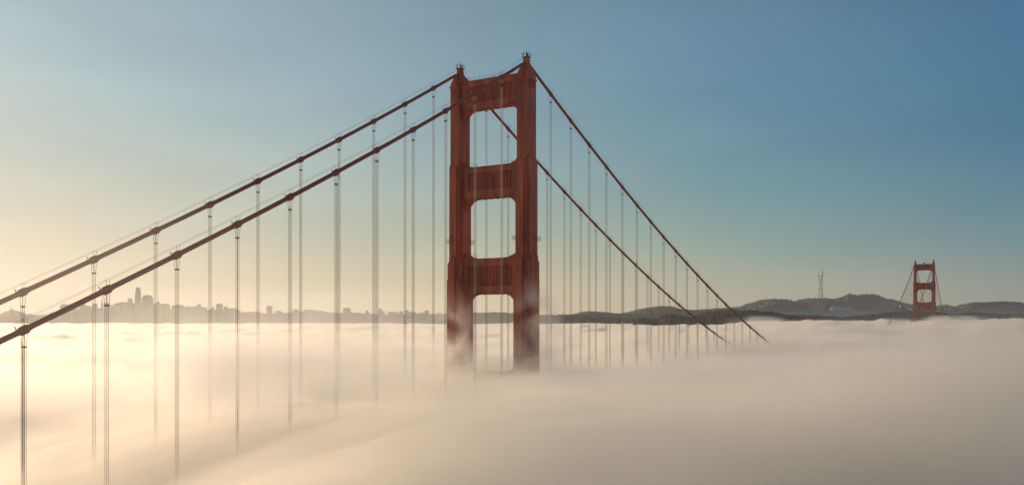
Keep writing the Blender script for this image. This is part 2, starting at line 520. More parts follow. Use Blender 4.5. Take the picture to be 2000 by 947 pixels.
def railing_mesh(pts, h=1.1, r=.035, posts=True, gap=1.8):
    m = MB()
    for a, b in zip(pts[:-1], pts[1:]):
        a = Vector(a); b = Vector(b); L = (b - a).length; n = max(1, int(L / gap))
        for k in range(n + 1):
            p = a.lerp(b, k / n)
            m.tube([p, p + Vector((0, 0, h))], r, 4)
        for q in (.5, 1.0):
            m.tube([a + Vector((0, 0, h * q)), b + Vector((0, 0, h * q))], r * .8, 4)
    return m

def gallery_mesh(side, z):
    c = SEP * side
    hx, hy = 3.75, 2.45
    m = MB()
    m.box(-hx - .7, hx + .7, c - hy - .5, c + hy + .5, z - .12, z)
    for s in (-1, 1):
        for t in (-1, 1):
            x = s * (hx + .62); y = c + t * (hy + .42)
            m.tube([(x, y, z - .1), (x, y, z + 1.15)], .05, 4)
    for q in (.45, .8, 1.12):
        p = [(-hx - .62, c - hy - .42, z + q), (hx + .62, c - hy - .42, z + q), (hx + .62, c + hy + .42, z + q), (-hx - .62, c + hy + .42, z + q)]
        for k in range(4): m.tube([p[k], p[(k + 1) % 4]], .045, 4)
    for s in (-1, 1):
        for e in (-.9, -.45):
            m.box(s * hx - .6, s * hx + .6, c - .15, c + .15, z + e, z + e + .1)
    return m

STRUTS = [(213.9, 223.2, 0, 11.4, 215.9, 220.9), (183.7, 194.0, 11.3, 10.5, 186.3, 191.9),
          (151.6, 163.2, 10.5, 10.0, 154.1, 160.6), (113.5, 125.4, 10.0, 9.6, 116.0, 122.6)]
def make_tower(x, label):
    t = MB().box(-9, 9, -SEP - 7, SEP + 7, -4, 6.3, top=1.2).build('tower', M_CONC, bridge, loc=(x, 0, 0))
    t['label'] = label
    for s in (1, -1):
        leg_mesh(s).build('tower_leg', M_ORANGE, t)
        housing_mesh(s).build('saddle_housing', M_ORANGE, t)
        beacon_mesh(s).build('beacon_cage', M_DARK, t)
        lantern_mesh(s).build('beacon', M_LAMP, t)
        gallery_mesh(s, 169.0).build('maintenance_gallery', M_ORANGE, t)
    for zb, zt, yu, yd, f0, f1 in STRUTS:
        strut_mesh(zb, zt, yu, yd, f0, f1).build('cross_strut', M_ORANGE, t)
        strut_face(zb, zt, f0, f1).build('strut_frame', M_ORANGE, t)
        fm = fin_mesh(zt - (zt - f1) * .92 - f0 - .05).mesh('flute_rib', M_ORANGE)
        n = 13
        for k in range(n):
            for sx, rz in ((-1, 0), (1, math.pi)):
                child('flute_rib', fm, t, (sx * 1.75, -8.0 + 16.0 * k / (n - 1), f0 + .02), (0, 0, rz))
        bm_ = MB().box(-1.7, 1.7, -.22, .22, -.35, .02).mesh('soffit_beam', M_ORANGE)
        for k in range(6):
            child('soffit_beam', bm_, t, (0, -6.0 + 12.0 * k / 5, zb))
    for zz in (223.3,):
        railing_mesh([(-2.1, -9.6, zz), (-2.1, 9.6, zz)]).build('railing', M_DARK, t)
        railing_mesh([(2.1, -9.6, zz), (2.1, 9.6, zz)]).build('railing', M_DARK, t)
    for zz, yy in ((194.4, 5.6), (163.6, 5.4)):
        for s in (-1, 1):
            railing_mesh([(-1.6, s * yy, zz), (-1.6, s * (yy + 1.8), zz + .3), (1.6, s * (yy + 1.8), zz + .3)], 1.0).build('railing', M_DARK, t)
    return t
north = make_tower(0, 'near orange tower with four portals, wisps of fog round its legs')
south = make_tower(SP, 'small far orange tower standing at the edge of the fog bank')
south.location.z = RISE
# the round beacon on the middle of the far tower's top strut
m = MB(); m.tube([(0, 0, 223.2), (0, 0, 224.2)], .5, 8)
m.tube([(0, 0, 224.0), (0, 0, 224.3), (0, 0, 225.0), (0, 0, 225.7), (0, 0, 226.0)], [.5, 1.1, 1.4, 1.1, .4], 12)
m.build('aircraft_beacon', M_DARK, south)

# main cables, their bands, hand ropes and suspenders
def cable_line(y):
    pts = []
    x = -343.0
    while x < -1: pts.append((x, y, z_side(-x))); x += 7.62
    pts += [(-3.2, y, z_side(3.2)), (-1.6, y, 226.2), (0, y, 226.5), (1.6, y, 226.2), (3.2, y, z_main(3.2))]
    x = 7.62
    while x < SP - 4: pts.append((x, y, z_main(x))); x += 7.62
    pts += [(SP - 1.6, y, 226.2 + RISE), (SP, y, 226.5 + RISE), (SP + 1.6, y, 226.2 + RISE)]
    x = 7.62
    while x < 343: pts.append((SP + x, y, z_side(x) + RISE)); x += 7.62
    return pts
band_m = MB()
prof = [(-1.5, .48), (-1.3, .52), (-.9, .53), (-.88, .585), (-.2, .60), (.2, .60), (.88, .585), (.9, .53), (1.3, .52), (1.5, .48)]
band_m.tube([(a, 0, 0) for a, r in prof], [r for a, r in prof], 10)
band_m.box(-.75, .75, -.2, .2, .45, .72, top=.05)
band_m.box(-.75, .75, -.2, .2, -.74, -.45)
band_m.tube([(-1.2, 0, .5), (-1.2, 0, 1.15)], .10, 5)
BAND = band_m.mesh('cable_band', M_CABLE)
post_m = MB()
for s in (-1, 1):
    post_m.tube([(0.25, s * .45, .3), (0.25, s * .5, 1.75)], .028, 4)
    post_m.tube([(0.18, s * .5, 1.72), (0.32, s * .5, 1.72)], .07, 4)
post_m.box(.2, .3, -.5, .5, .3, .42)
POST = post_m.mesh('rope_post', M_DARK)

def suspender(parent, x, y, ztop, slope, zbot=77.0, rr=.045):
    """four ropes looped over the cable, drawn together by a clamp below it"""
    m = MB()
    h = ztop - zbot
    for sx in (-1, 1):
        for sy in (-1, 1):
            m.tube([(sx * .28, sy * .55, 0.0), (sx * .19, sy * .27, -2.3), (sx * .19, sy * .27, -h)], rr, 5, caps=False)
    s = m.build('suspender', M_ROPE, parent, loc=(x, y, ztop))
    child('rope_clamp', CLAMP, s, (0, 0, -2.3))
    return s
cl = MB(); cl.box(-.3, .3, -.42, .42, -.09, .09); cl.box(-.34, .34, -.06, .06, -.16, .16)
CLAMP = cl.mesh('rope_clamp', M_DARK)

for y in (SEP, -SEP):
    c = MB().tube(cable_line(y), .49, 14).build('main_cable', M_CABLE, bridge, smooth=True)
    for s in (-1, 1):
        pts = []
        x = -343.0
        while x < -8: pts.append((x, y + s * .5, z_side(-x) + 1.72)); x += STEP / 2
        MB().tube(pts + [(-1.1, y + s * .4, 228.4)], .022, 4).build('hand_rope', M_DARK, c)
        pts = [(1.1, y + s * .4, 228.4)]; x = 10.0
        while x < 420: pts.append((x, y + s * .5, z_main(x) + 1.72)); x += STEP / 2
        MB().tube(pts, .022, 4).build('hand_rope', M_DARK, c)
    def fitting(x, z, ang):
        r = (0, -ang, 0)
        child('cable_band', BAND, c, (x, y, z), r)
        child('rope_post', POST, c, (x, y, z), (0, 0, 0))
        suspender(bridge, x, y, z - .55, ang)
    for k in range(1, 22):
        xs = k * STEP + .4
        fitting(-xs, z_side(xs), math.atan(0.56774 - 2 * .00031758 * xs))
    ks = list(range(1, 29)) + list(range(66, 84))
    for k in ks:
        xs = k * STEP + (1.507 if k < 42 else -1.2)
        dz = -4 * 136.51 / SP * (1 - 2 * xs / SP)
        fitting(xs, z_main(xs), math.atan(dz))
    for k in range(1, 11):
        xs = k * STEP + .4
        fitting(SP + xs, z_side(xs) + RISE, -math.atan(0.56774 - 2 * .00031758 * xs))

# roadway hidden deep in the fog
m = MB().box(-343, SP + 343, -12.2, 12.2, 74.6, 75.4)
m.build('roadway', M_ROAD, bridge)
for s in (-1, 1):
    MB().box(-343, SP + 343, s * 13.0 - .5, s * 13.0 + .5, 67.5, 75.9).build('stiffening_truss', M_ORANGE, bridge)
# ------------------------------------------------------------------ hills and ridges
def ridge(name, prof, d0, spread, mat, label=None, kind='structure', base=60.0, seed=1, rough=1.0, step=3.0, foot=None):
    """a real hill range: crest heights along its length, a bell-shaped cross section, wandering crest line"""
    px = np.arange(prof[0][0], prof[-1][0] + .1, step)
    py = np.interp(px, [p[0] for p in prof], [p[1] for p in prof])
    n = len(px); rows = 15
    V = []
    wander = fbm(px / 160.0, px * 0 + seed, 3, seed) * spread * .35
    ts = np.linspace(-1, 1, rows)
    for i in range(n):
        d = d0 + wander[i]
        top = zat(py[i], d)
        for r in range(rows):
            t = ts[r]
            dd = d + t * spread
            b = math.cos(t * math.pi / 2) ** 1.2 if abs(t) < .999 else 0.0
            p = at(px[i], HOR, dd)
            z = base + (top - base) * b
            z += rough * 9 * float(0.5 + 0.5 * b) * float(perlin(px[i] / 7.0, dd / 60.0, seed + 3)) * (0.25 if abs(t) < .1 else 1.0)
            z += rough * 2.2 * float(perlin(px[i] / 2.7, dd / 20.0, seed + 4))
            V.append((p.x, p.y, z))
    F = []
    for i in range(n - 1):
        for r in range(rows - 1):
            a = i * rows + r
            F.append((a, a + rows, a + rows + 1, a + 1))
    m = MB(); m.v = V; m.f = F
    o = m.build(name, mat, smooth=True)
    tag(o, kind=kind)
    return px, py, d0 + wander

def leaf_blob():
    me = MB()
    g = (1 + 5 ** .5) / 2
    vs = [(-1, g, 0), (1, g, 0), (-1, -g, 0), (1, -g, 0), (0, -1, g), (0, 1, g), (0, -1, -g), (0, 1, -g), (g, 0, -1), (g, 0, 1), (-g, 0, -1), (-g, 0, 1)]
    fs = [(0, 11, 5), (0, 5, 1), (0, 1, 7), (0, 7, 10), (0, 10, 11), (1, 5, 9), (5, 11, 4), (11, 10, 2), (10, 7, 6), (7, 1, 8),
          (3, 9, 4), (3, 4, 2), (3, 2, 6), (3, 6, 8), (3, 8, 9), (4, 9, 5), (2, 4, 11), (6, 2, 10), (8, 6, 7), (9, 8, 1)]
    return np.array(vs) / 1.9, fs
BV, BF = leaf_blob()
def wood(name, crest, n, hpx, label, x_rng=None, seed=5, mat=None, back=1.0, cull=None):
    """far-off woodland: thousands of small uneven crowns standing along a ridge"""
    px, py, dd = crest
    r = random.Random(seed)
    m = MB()
    lo, hi = x_rng or (px[0], px[-1])
    for k in range(n):
        x = r.uniform(lo, hi)
        if cull and cull(x): continue
        if perlin(x / 22.0, 3.3, seed) < -0.25 and r.random() < .7: continue
        y = float(np.interp(x, px, py)); d = float(np.interp(x, px, dd))
        t = abs(r.gauss(0, .35))
        d2 = d - t * 160 * back
        h = d / FPX * hpx * r.uniform(.5, 1.15)
        b = math.cos(min(t * .45, 1) * math.pi / 2) ** 1.2
        p = at(x, HOR, d2)
        top = zat(y, d) * b + 60 * (1 - b)
        sc = (h * r.uniform(.5, .9), h * r.uniform(.5, .9), h * r.uniform(.55, 1.0))
        for q in range(2):
            off = np.array([r.uniform(-.5, .5) * sc[0], r.uniform(-.5, .5) * sc[1], r.uniform(-.2, .4) * sc[2]])
            V = BV * (np.array(sc) * r.uniform(.6, 1)) * np.random.RandomState(k * 2 + q + seed).uniform(.75, 1.2, (12, 1))
            V = V + np.array([p.x, p.y, top - .1 * h]) + off
            m.add([tuple(v) for v in V], BF)
    o = m.build(name, mat or M_TREES)
    tag(o, label, 'trees', kind='stuff')

city = ridge('hill', [(-320, 616), (-200, 614), (-60, 612), (0, 612), (12, 608), (24, 605), (36, 607), (52, 613), (75, 615), (100, 613), (120, 608), (150, 604), (250, 603),
    (330, 604), (400, 606), (466, 608), (475, 611), (520, 612), (560, 611), (600, 608), (640, 610), (700, 612), (760, 614), (860, 614), (1000, 616), (1060, 620)],
    6000, 600, M_HILL, seed=2, rough=.5)
ridge('hill', [(1040, 619), (1110, 615), (1135, 609), (1152, 607), (1180, 609), (1210, 612), (1222, 610), (1250, 603), (1275, 599), (1292, 597), (1312, 598), (1328, 603), (1350, 605), (1400, 602), (1440, 599), (1480, 600)],
    7200, 500, M_HILL, seed=9, rough=.8)
peaks = ridge('hill', [(1400, 606), (1430, 602), (1450, 597), (1468, 591), (1482, 587), (1500, 585), (1516, 584), (1536, 585), (1552, 588), (1562, 586), (1580, 583), (1610, 583), (1628, 585),
    (1645, 580), (1655, 575), (1664, 574), (1674, 577), (1688, 576), (1702, 575), (1712, 576), (1728, 582), (1745, 590), (1765, 597), (1790, 601), (1840, 604), (1900, 606)],
    7500, 800, M_HILL, seed=12, rough=.9)
ridge('hill', [(1700, 588), (1725, 583), (1745, 584), (1762, 590), (1790, 596), (1812, 598), (1830, 597), (1848, 594), (1862, 598), (1900, 601), (2100, 600)], 8600, 500, M_HILL, seed=15, rough=.6)
east = ridge('hill', [(1820, 606), (1850, 603), (1868, 599), (1885, 594), (1905, 592), (1940, 591), (1955, 590), (1985, 591), (2000, 594), (2030, 597), (2100, 600), (2200, 602)],
    6500, 500, M_HILL, seed=18, rough=.8)
near_a = ridge('hill', [(700, 624), (740, 620), (770, 617), (800, 616), (830, 615), (860, 614), (900, 612), (945, 612), (985, 611), (1010, 613), (1053, 617), (1080, 616), (1110, 616), (1150, 619), (1185, 621), (1215, 623),
    (1240, 623), (1262, 624), (1275, 625)], 5000, 300, M_RIDGE, seed=21)
near_b = ridge('hill', [(1236, 627), (1256, 620), (1266, 624), (1280, 624), (1292, 617), (1306, 614), (1322, 615), (1334, 620), (1350, 620), (1368, 614), (1388, 609), (1410, 608),
    (1450, 607), (1480, 608), (1505, 609), (1524, 614), (1560, 617), (1600, 617), (1630, 620), (1646, 621), (1680, 617), (1710, 613), (1745, 610), (1780, 609), (1820, 610), (1848, 614), (1862, 617),
    (1880, 614), (1900, 611), (1930, 613), (1960, 614), (2010, 615), (2140, 616)], 3600, 260, M_RIDGE, seed=23)
wood('woodland', near_a, 1500, 3.0, 'dark wooded ridge of trees poking from the fog behind the near tower', seed=31)
wood('woodland', near_b, 2600, 3.4, 'darker wooded ridge running behind the far small tower above the fog', seed=32)
wood('woodland', peaks, 900, 2.6, 'scattered trees on the crest of the twin topped mountain', seed=33)
wood('woodland', east, 1000, 3.2, 'ragged tree line on the hill at the right edge', (1840, 2100), seed=34)
wood('woodland', city, 500, 2.0, 'low trees on the distant city slope', (-100, 860), seed=35)

# translucent mist lying in the valley between the wooded ridge and the mountain
def mist_bank(prof, d0, spread, dens, label, seed):
    px = np.arange(prof[0][0], prof[-1][0] + .1, 8.0)
    py = np.interp(px, [p[0] for p in prof], [p[1] for p in prof])
    m = MB(); rows = 9; n = len(px)
    for i in range(n):
        top = zat(py[i], d0)
        e = min(1, i / 6.0, (n - 1 - i) / 6.0)
        for r in range(rows):
            t = -1 + 2 * r / (rows - 1)
            p = at(px[i], HOR, d0 + t * spread)
            m.v.append((p.x, p.y, 100 + (top - 100) * max(0, 1 - t * t) ** .5 * (.15 + .85 * e) + 2))
        for r in range(rows):
            t = -1 + 2 * r / (rows - 1)
            p = at(px[i], HOR, d0 + t * spread)
            m.v.append((p.x, p.y, 90 + .01 * r))
    R = 2 * rows
    for i in range(n - 1):
        for r in range(rows - 1):
            a = i * R + r
            m.f.append((a, a + 1, a + R + 1, a + R)); b = a + rows
            m.f.append((b, b + R, b + R + 1, b + 1))
        a = i * R; m.f.append((a, a + R, a + R + rows, a + rows))
        a = i * R + rows - 1; m.f.append((a, a + rows, a + R + rows, a + R))
    for i in (0, n - 1):
        for r in range(rows - 1):
            a = i * R + r
            q = (a, a + rows, a + rows + 1, a + 1)
            m.f.append(q if i == 0 else q[::-1])
    tag(m.build('mist', volume('mist_air', dens, (1, .98, .9), .5), smooth=True), label, 'mist', kind='stuff')
for k, dz in enumerate((0, 4, 8)):
    mist_bank([(1380, 608 + dz), (1450, 606 + dz), (1550, 605 + dz), (1700, 606 + dz), (1860, 608 + dz), (2200, 608 + dz)], 5200 + 60 * k, 420, .0003,
              'pale blue mist between the wooded ridge and the mountain', 3)
mist_bank([(1040, 616), (1080, 614.5), (1150, 614.5), (1210, 613.5), (1300, 614.5), (1350, 614.5), (1400, 616)], 5600, 400, .006, 'thin bright strip of fog before the low hills', 4)

# ------------------------------------------------------------------ the city far off
def bld_box(x0, x1, top, d, mat, yaw, depthm=None, parts=(), name='high_rise', label='', cat='building', group=None, ch=0.0):
    w = (x1 - x0) / FPX * d
    px = (x0 + x1) / 2
    base = 40.0
    dep = depthm or w * .8
    wx = max(8, w / (math.cos(yaw) + abs(math.sin(yaw)) * dep / max(w, 1)))
    p = at(px, HOR, d); H_ = zat(top, d)
    o = empty(name, (p.x, p.y, base), rz=YAW - math.pi / 2 + yaw)
    tag(o, label, cat, group)
    return o, wx, dep, H_ - base

def tower_block(x0, x1, top, d, label, style='flat', mat=0, yaw=0.0, group=None):
    o, w, dep, h = bld_box(x0, x1, top, d, mat, yaw, label=label, group=group)
    M = M_BLDG[mat]
    m = MB()
    hw, hd = w / 2, dep / 2
    if style == 'dome':
        body = h * 1.0 - hw * .45
        m.box(-hw, hw, -hd, hd, 0, body)
        m.build('facade', M, o)
        q = MB()
        q.tube([(0, 0, body), (0, 0, body + hw * .18), (0, 0, body + hw * .34), (0, 0, body + hw * .45)], [hw * .95, hw * .82, hw * .5, hw * .1], 14)
        q.build('roof', M, o)
    elif style == 'step':
        m.box(-hw, hw, -hd, hd, 0, h - 15); m.build('facade', M, o)
        MB().box(-hw * .78, hw * .78, -hd * .7, hd * .7, h - 15, h - 3).build('upper_storeys', M, o)
        MB().box(-hw * .45, hw * .4, -hd * .4, hd * .4, h - 3, h).build('roof', M, o)
    elif style == 'chamfer':
        m.box(-hw, hw, -hd, hd, 0, h - hw * .35); m.build('facade', M, o)
        MB().box(-hw, hw, -hd, hd, h - hw * .35, h, top=hw * .3).build('roof', M, o)
    elif style == 'pair':
        m.box(-hw, hw * .15, -hd, hd, 0, h - 4); m.build('facade', M, o)
        MB().box(hw * .15, hw, -hd * .8, hd * .8, 0, h - 16).build('facade', M, o)
        MB().box(-hw * .7, -hw * .1, -hd * .5, hd * .5, h - 4, h).build('roof', M, o)
    else:
        m.box(-hw, hw, -hd, hd, 0, h - 5); m.build('facade', M, o)
        MB().box(-hw * .8, hw * .75, -hd * .6, hd * .6, h - 5, h).build('roof', M, o)
    # recessed floor lines as slim ledges
    n = max(4, int(h / 14)); q = MB()
    for k in range(1, n):
        z = k * (h - 24) / n
        q.box(-hw - .5, hw + .5, -hd - .5, hd + .5, z, z + 1.4)
    q.build('ledge', M, o)
    return o

CITY = [
 (120, 136, 594.0, 5600, 'chamfer', 'low rounded block at the left end of the skyline, under the near cable'),
 (136, 150, 599.5, 5700, 'flat', 'low block just right of the leftmost rounded one'),
 (156, 166.5, 593.5, 5600, 'flat', 'slim block left of the pair behind the thick suspender'),
 (166, 183, 597.0, 5750, 'pair', 'stepped low block between two slim ones left of the pyramid'),
 (182, 189.5, 592.8, 5500, 'flat', 'narrow block directly left of the pyramid tower'),
 (189, 197, 602, 5650, 'flat', 'short block at the foot of the pyramid tower'),
 (204, 214, 590.7, 5500, 'flat', 'square block directly right of the pyramid tower'),
 (214.5, 226, 595, 5400, 'dome', 'arch topped block between two square ones left of the tallest tower'),
 (225, 238, 591.5, 6000, 'flat', 'pale block behind the arch topped one'),
 (235, 251, 589.7, 6100, 'chamfer', 'wide pale block left of the slim pale tower'),
 (250.5, 258, 582.4, 6500, 'flat', 'slim pale tower rising behind the rounded block by the tallest tower'),
 (250.5, 261, 589.5, 5300, 'dome', 'dark rounded block left of the tallest tower'),
 (263, 272.5, 595, 5200, 'flat', 'dark block in front of the foot of the tallest tower'),
 (279.5, 297.5, 576, 5900, 'step', 'broad tower with stepped top right of the tallest tower'),
 (297.5, 307.5, 592, 5600, 'flat', 'block right beside the broad stepped tower'),
 (306.5, 311, 588, 5500, 'flat', 'thin tower poking above its neighbours right of the broad stepped tower'),
 (311, 329.5, 593, 5600, 'flat', 'wide flat topped block before the notch in the skyline'),
 (336, 345, 596, 5300, 'chamfer', 'left shoulder block just right of the notch in the skyline'),
 (344, 359, 595, 5350, 'flat', 'wide square block just right of the notch in the skyline'),
 (362, 375, 597.5, 5350, 'dome', 'low domed block right of the notch'),
 (376, 391, 598, 5400, 'chamfer', 'low block carrying a small dome to its right'),
 (385.5, 392, 593, 5300, 'dome', 'small dome standing on the low roofs right of the notch'),
 (391, 411.5, 599.3, 5300, 'pair', 'long low block sloping away from the small dome'),
 (412.5, 418, 600, 5300, 'chamfer', 'small gabled block left of the square tower'),
 (423, 434, 593, 5250, 'flat', 'isolated square tower near the right end of the dark blocks'),
 (437.5, 443.5, 598, 5300, 'dome', 'small turret right of the isolated square tower'),
 (444, 463.5, 602, 5250, 'flat', 'last long low block of the dark skyline group'),
 (485, 511, 608.5, 5400, 'chamfer', 'low mound shaped block by the misty part of the skyline'),
 (521, 531, 597, 6600, 'flat', 'lone pale tower in the misty part of the skyline'),
 (539, 549, 606.5, 6500, 'flat', 'faint short block right of the lone pale tower'),
 (572, 584, 603, 6400, 'dome', 'faint rounded block behind the mist'),
 (593, 619, 604.5, 6500, 'chamfer', 'faint broad low block behind the mist'),
 (620, 632, 606.5, 6500, 'flat', 'faint flat block beside the broad low one'),
 (670.5, 684, 601, 5200, 'chamfer', 'darker block standing clear of the mist midway to the near tower'),
 (715, 722.5, 605.5, 5600, 'pair', 'small slanted block left of the double suspenders by the near tower'),
 (739, 751, 602.5, 5700, 'pair', 'stepped block with its taller part at one side, left of the near tower'),
 (763, 776, 609, 5300, 'flat', 'squat square block left of two slim ones near the tower'),
 (780, 787, 607.5, 5300, 'flat', 'slim block between a squat and a taller one near the tower'),
 (792, 802, 605, 5300, 'pair', 'taller block nearest the pair of suspenders left of the tower'),
 (829, 838, 606, 5300, 'chamfer', 'last block of the skyline before the near tower'),
 (813, 826, 611.5, 5400, 'flat', 'very low block left of the last one before the near tower'),
]
for i, (x0, x1, ty, d, st, lb) in enumerate(CITY):
    tower_block(x0, x1, ty, d, lb, st, i % 3, rnd.uniform(-.12, .12))
# plain roofs that fill the city in front of and between the tall blocks
SHORT = ['rounded block under the near cable', 'low block beside the rounded one', 'slim block before the pyramid tower', 'stepped block before the pyramid tower', 'narrow block beside the pyramid tower',
         'pyramid tower', 'square block past the pyramid tower', 'arch topped block', 'pale block behind the arch', 'wide pale block', 'slim pale tower', 'dark rounded block', 'tallest tower', 'broad stepped tower',
         'block beside the stepped tower', 'thin tower', 'wide flat topped block', 'shoulder block by the notch', 'square block by the notch', 'low domed block', 'dome carrying block', 'small dome', 'long sloping block',
         'small gabled block', 'isolated square tower', 'small turret', 'last long block of the dark group', 'mound shaped block', 'lone pale tower in the mist', 'faint short block', 'faint rounded block',
         'faint broad block', 'faint flat block', 'darker block clear of the mist', 'small slanted block', 'stepped block near the ropes', 'squat square block', 'slim block near the near tower',
         'taller block near the near tower', 'last block before the near tower', 'very low block near the near tower']
used_labels = {}
def infill(x0, x1, top, d, i):
    c = (x0 + x1) / 2
    k = min(range(len(CITY)), key=lambda q: abs((CITY[q][0] + CITY[q][1]) / 2 - c))
    dx = c - (CITY[k][0] + CITY[k][1]) / 2
    where = 'at the left foot of' if dx < -3 else 'at the right foot of' if dx > 3 else 'straight below'
    lb = 'plain low block %s the %s' % (where, SHORT[k])
    used_labels[lb] = used_labels.get(lb, 0) + 1
    if used_labels[lb] > 1:
        lb = '%s plain low block %s the %s' % (('second', 'third', 'fourth', 'fifth', 'sixth', 'seventh', 'eighth')[used_labels[lb] - 2], where, SHORT[k])
    tower_block(x0, x1, top, d, lb, 'flat', int(x0) % 3, rnd.uniform(-.1, .1), 'low city blocks on the far shore')
x = 100.0; i = 0
while x < 470:
    w = rnd.uniform(9, 17)
    if not (326 < x + w / 2 < 339):
        infill(x, x + w, rnd.uniform(602, 607) if x > 150 else rnd.uniform(606, 610), rnd.uniform(5000, 5200), i); i += 1
    x += w * rnd.uniform(.85, 1.1)
x = 475.0
while x < 860:
    w = rnd.uniform(8, 17)
    infill(x, x + w, rnd.uniform(608.5, 613), rnd.uniform(5200, 5600), i); i += 1
    x += w * rnd.uniform(1.1, 2.2)

# tallest tower: tapering, rounded glass shaft with a lattice crown
d = 6000; k_ = d / FPX
p = at(269.6, HOR, d)
t = empty('skyscraper', (p.x, p.y, 40), rz=.3)
tag(t, 'tallest tapering tower with rounded top in the far skyline', 'skyscraper')
H_ = zat(561, d) - 40
prof = [(0, 7.4), (.45, 7.1), (.62, 6.6), (.78, 5.8), (.90, 4.9)]
def rounded_shaft(prof, H_, k_):
    m = MB(); n = 16
    for z, r in prof:
        for a in range(n):
            an = 2 * math.pi * a / n
            c_, s_ = math.cos(an), math.sin(an)
            e = .55
            m.v.append((math.copysign(abs(c_) ** e, c_) * r * k_ * .88, math.copysign(abs(s_) ** e, s_) * r * k_ * .88, z * H_))
    for i in range(len(prof) - 1):
        for a in range(n):
            b = (a + 1) % n
            m.f.append((i * n + a, i * n + b, (i + 1) * n + b, (i + 1) * n + a))
    m.f.append(tuple((len(prof) - 1) * n + a for a in range(n)))
    return m
rounded_shaft(prof, H_, k_).build('facade', M_BLDG[1], t)
rounded_shaft([(.9, 4.9), (.96, 4.2), (.985, 3.9), (1.0, 3.3)], H_, k_).build('crown', M_BLDG[1], t)
q = MB()
for k in range(1, 24):
    z = k / 25 * .88; r = float(np.interp(z, [a for a, b in prof], [b for a, b in prof])) + .12
    s = rounded_shaft([(z, r), (z + .004, r)], H_, k_); q.add(s.v, s.f)
q.build('ledge', M_BLDG[1], t)

# pyramid tower with side wings and spire
d = 5600; k_ = d / FPX; p = at(199.3, HOR, d)
t = empty('pyramid_tower', (p.x, p.y, 40), rz=.12)
tag(t, 'slender pyramid tower with a spire left of the tallest tower', 'skyscraper')
H_ = zat(575, d) - 40
m = MB(); b = 5.2 * k_; 
m.v = [(-b, -b, 0), (b, -b, 0), (b, b, 0), (-b, b, 0)] + [(s * b * .16, u * b * .16, H_ * .84) for s, u in ((-1, -1), (1, -1), (1, 1), (-1, 1))]
m.f = [(0, 1, 5, 4), (1, 2, 6, 5), (2, 3, 7, 6), (3, 0, 4, 7), (4, 5, 6, 7)]
m.build('facade', M_BLDG[0], t)
MB().tube([(0, 0, H_ * .83), (0, 0, H_)], [b * .16, .5], 4).build('spire', M_BLDG[0], t)
for s in (-1, 1):
    MB().box(s * b * .42 - 3, s * b * .42 + 3, -6, 6, H_ * .3, H_ * .66, top=1.5).build('wing', M_BLDG[0], t)

# memorial column on its hill at the left edge
d = 5500; k_ = d / FPX; p = at(21.8, HOR, d); zb = zat(610, d)
t = empty('memorial_tower', (p.x, p.y, zb)); tag(t, 'round memorial column standing on the small hill at the far left', 'tower')
h = zat(599.5, d) - zb
MB().tube([(0, 0, 0), (0, 0, h * .9)], [1.25 * k_, 1.1 * k_], 12).build('column', M_BLDG[2], t)
MB().tube([(0, 0, h * .9), (0, 0, h * .92), (0, 0, h)], [1.3 * k_, 1.3 * k_, 1.05 * k_], 12).build('crown', M_BLDG[2], t)
MB().box(-2.6 * k_, 2.6 * k_, -6, 6, -8, h * .22, top=1).build('plinth', M_BLDG[2], t)

# broadcasting mast: three legs with a waist, trusses and antenna masts
d = 7500; k_ = d / FPX; p = at(1604, HOR, d); zb = zat(585, d)
t = empty('broadcast_tower', (p.x, p.y, zb), rz=YAW + math.pi / 2 + .12)
tag(t, 'three legged lattice broadcast tower on the mountain ridge', 'tower')
lev = [(585, 4.7), (577, 4.4), (563.8, 3.4), (552.6, 2.3), (546.4, 3.2), (539.2, 4.8)]
def leg_pts(a):
    return [(math.cos(a) * r * k_, math.sin(a) * r * k_, zat(y, d) - zb) for y, r in lev]
angs = [math.radians(v) for v in (90, 210, 330)]
for a in angs:
    MB().tube(leg_pts(a), 2.3, 5).build('leg', M_STEEL, t)
    x_, y_, z_ = leg_pts(a)[-1]
    MB().tube([(x_, y_, z_), (x_, y_, z_ + (10.5 + (1.5 if a == angs[1] else 0)) * k_)], [2.4, 1.4], 5).build('antenna', M_STEEL, t)
for i in range(1, len(lev)):
    m = MB(); th = 7.0 if i in (1, 2, 3, 5) else 5.0
    P = [leg_pts(a)[i] for a in angs]
    for k in range(3):
        m.tube([P[k], P[(k + 1) % 3]], th / 2, 4)
        A, B = Vector(P[k]), Vector(P[(k + 1) % 3])
        if i == 5:
            m.tube([A + (A - B) * .15, B + (B - A) * .15], 1.6, 4)
    m.build('crossbar', M_STEEL, t)
m = MB()
for i in range(len(lev) - 1):
    for k in range(3):
        A = leg_pts(angs[k]); B = leg_pts(angs[(k + 1) % 3])
        m.tube([A[i], B[i + 1]], .45, 3); m.tube([B[i], A[i + 1]], .45, 3)
m.build('bracing', M_STEEL, t)
# small mast on the left shoulder of the mountain
d = 7400; p = at(1497, HOR, d); zb = zat(587, d)
t = empty('radio_mast', (p.x, p.y, zb)); tag(t, 'tiny radio mast on the left shoulder of the mountain', 'mast')
MB().tube([(0, 0, 0), (0, 0, 46)], [1.3, .7], 5).build('mast', M_STEEL, t)
MB().tube([(12, 6, -3), (12, 6, 24)], [1.0, .6], 5).build('mast', M_STEEL, t)

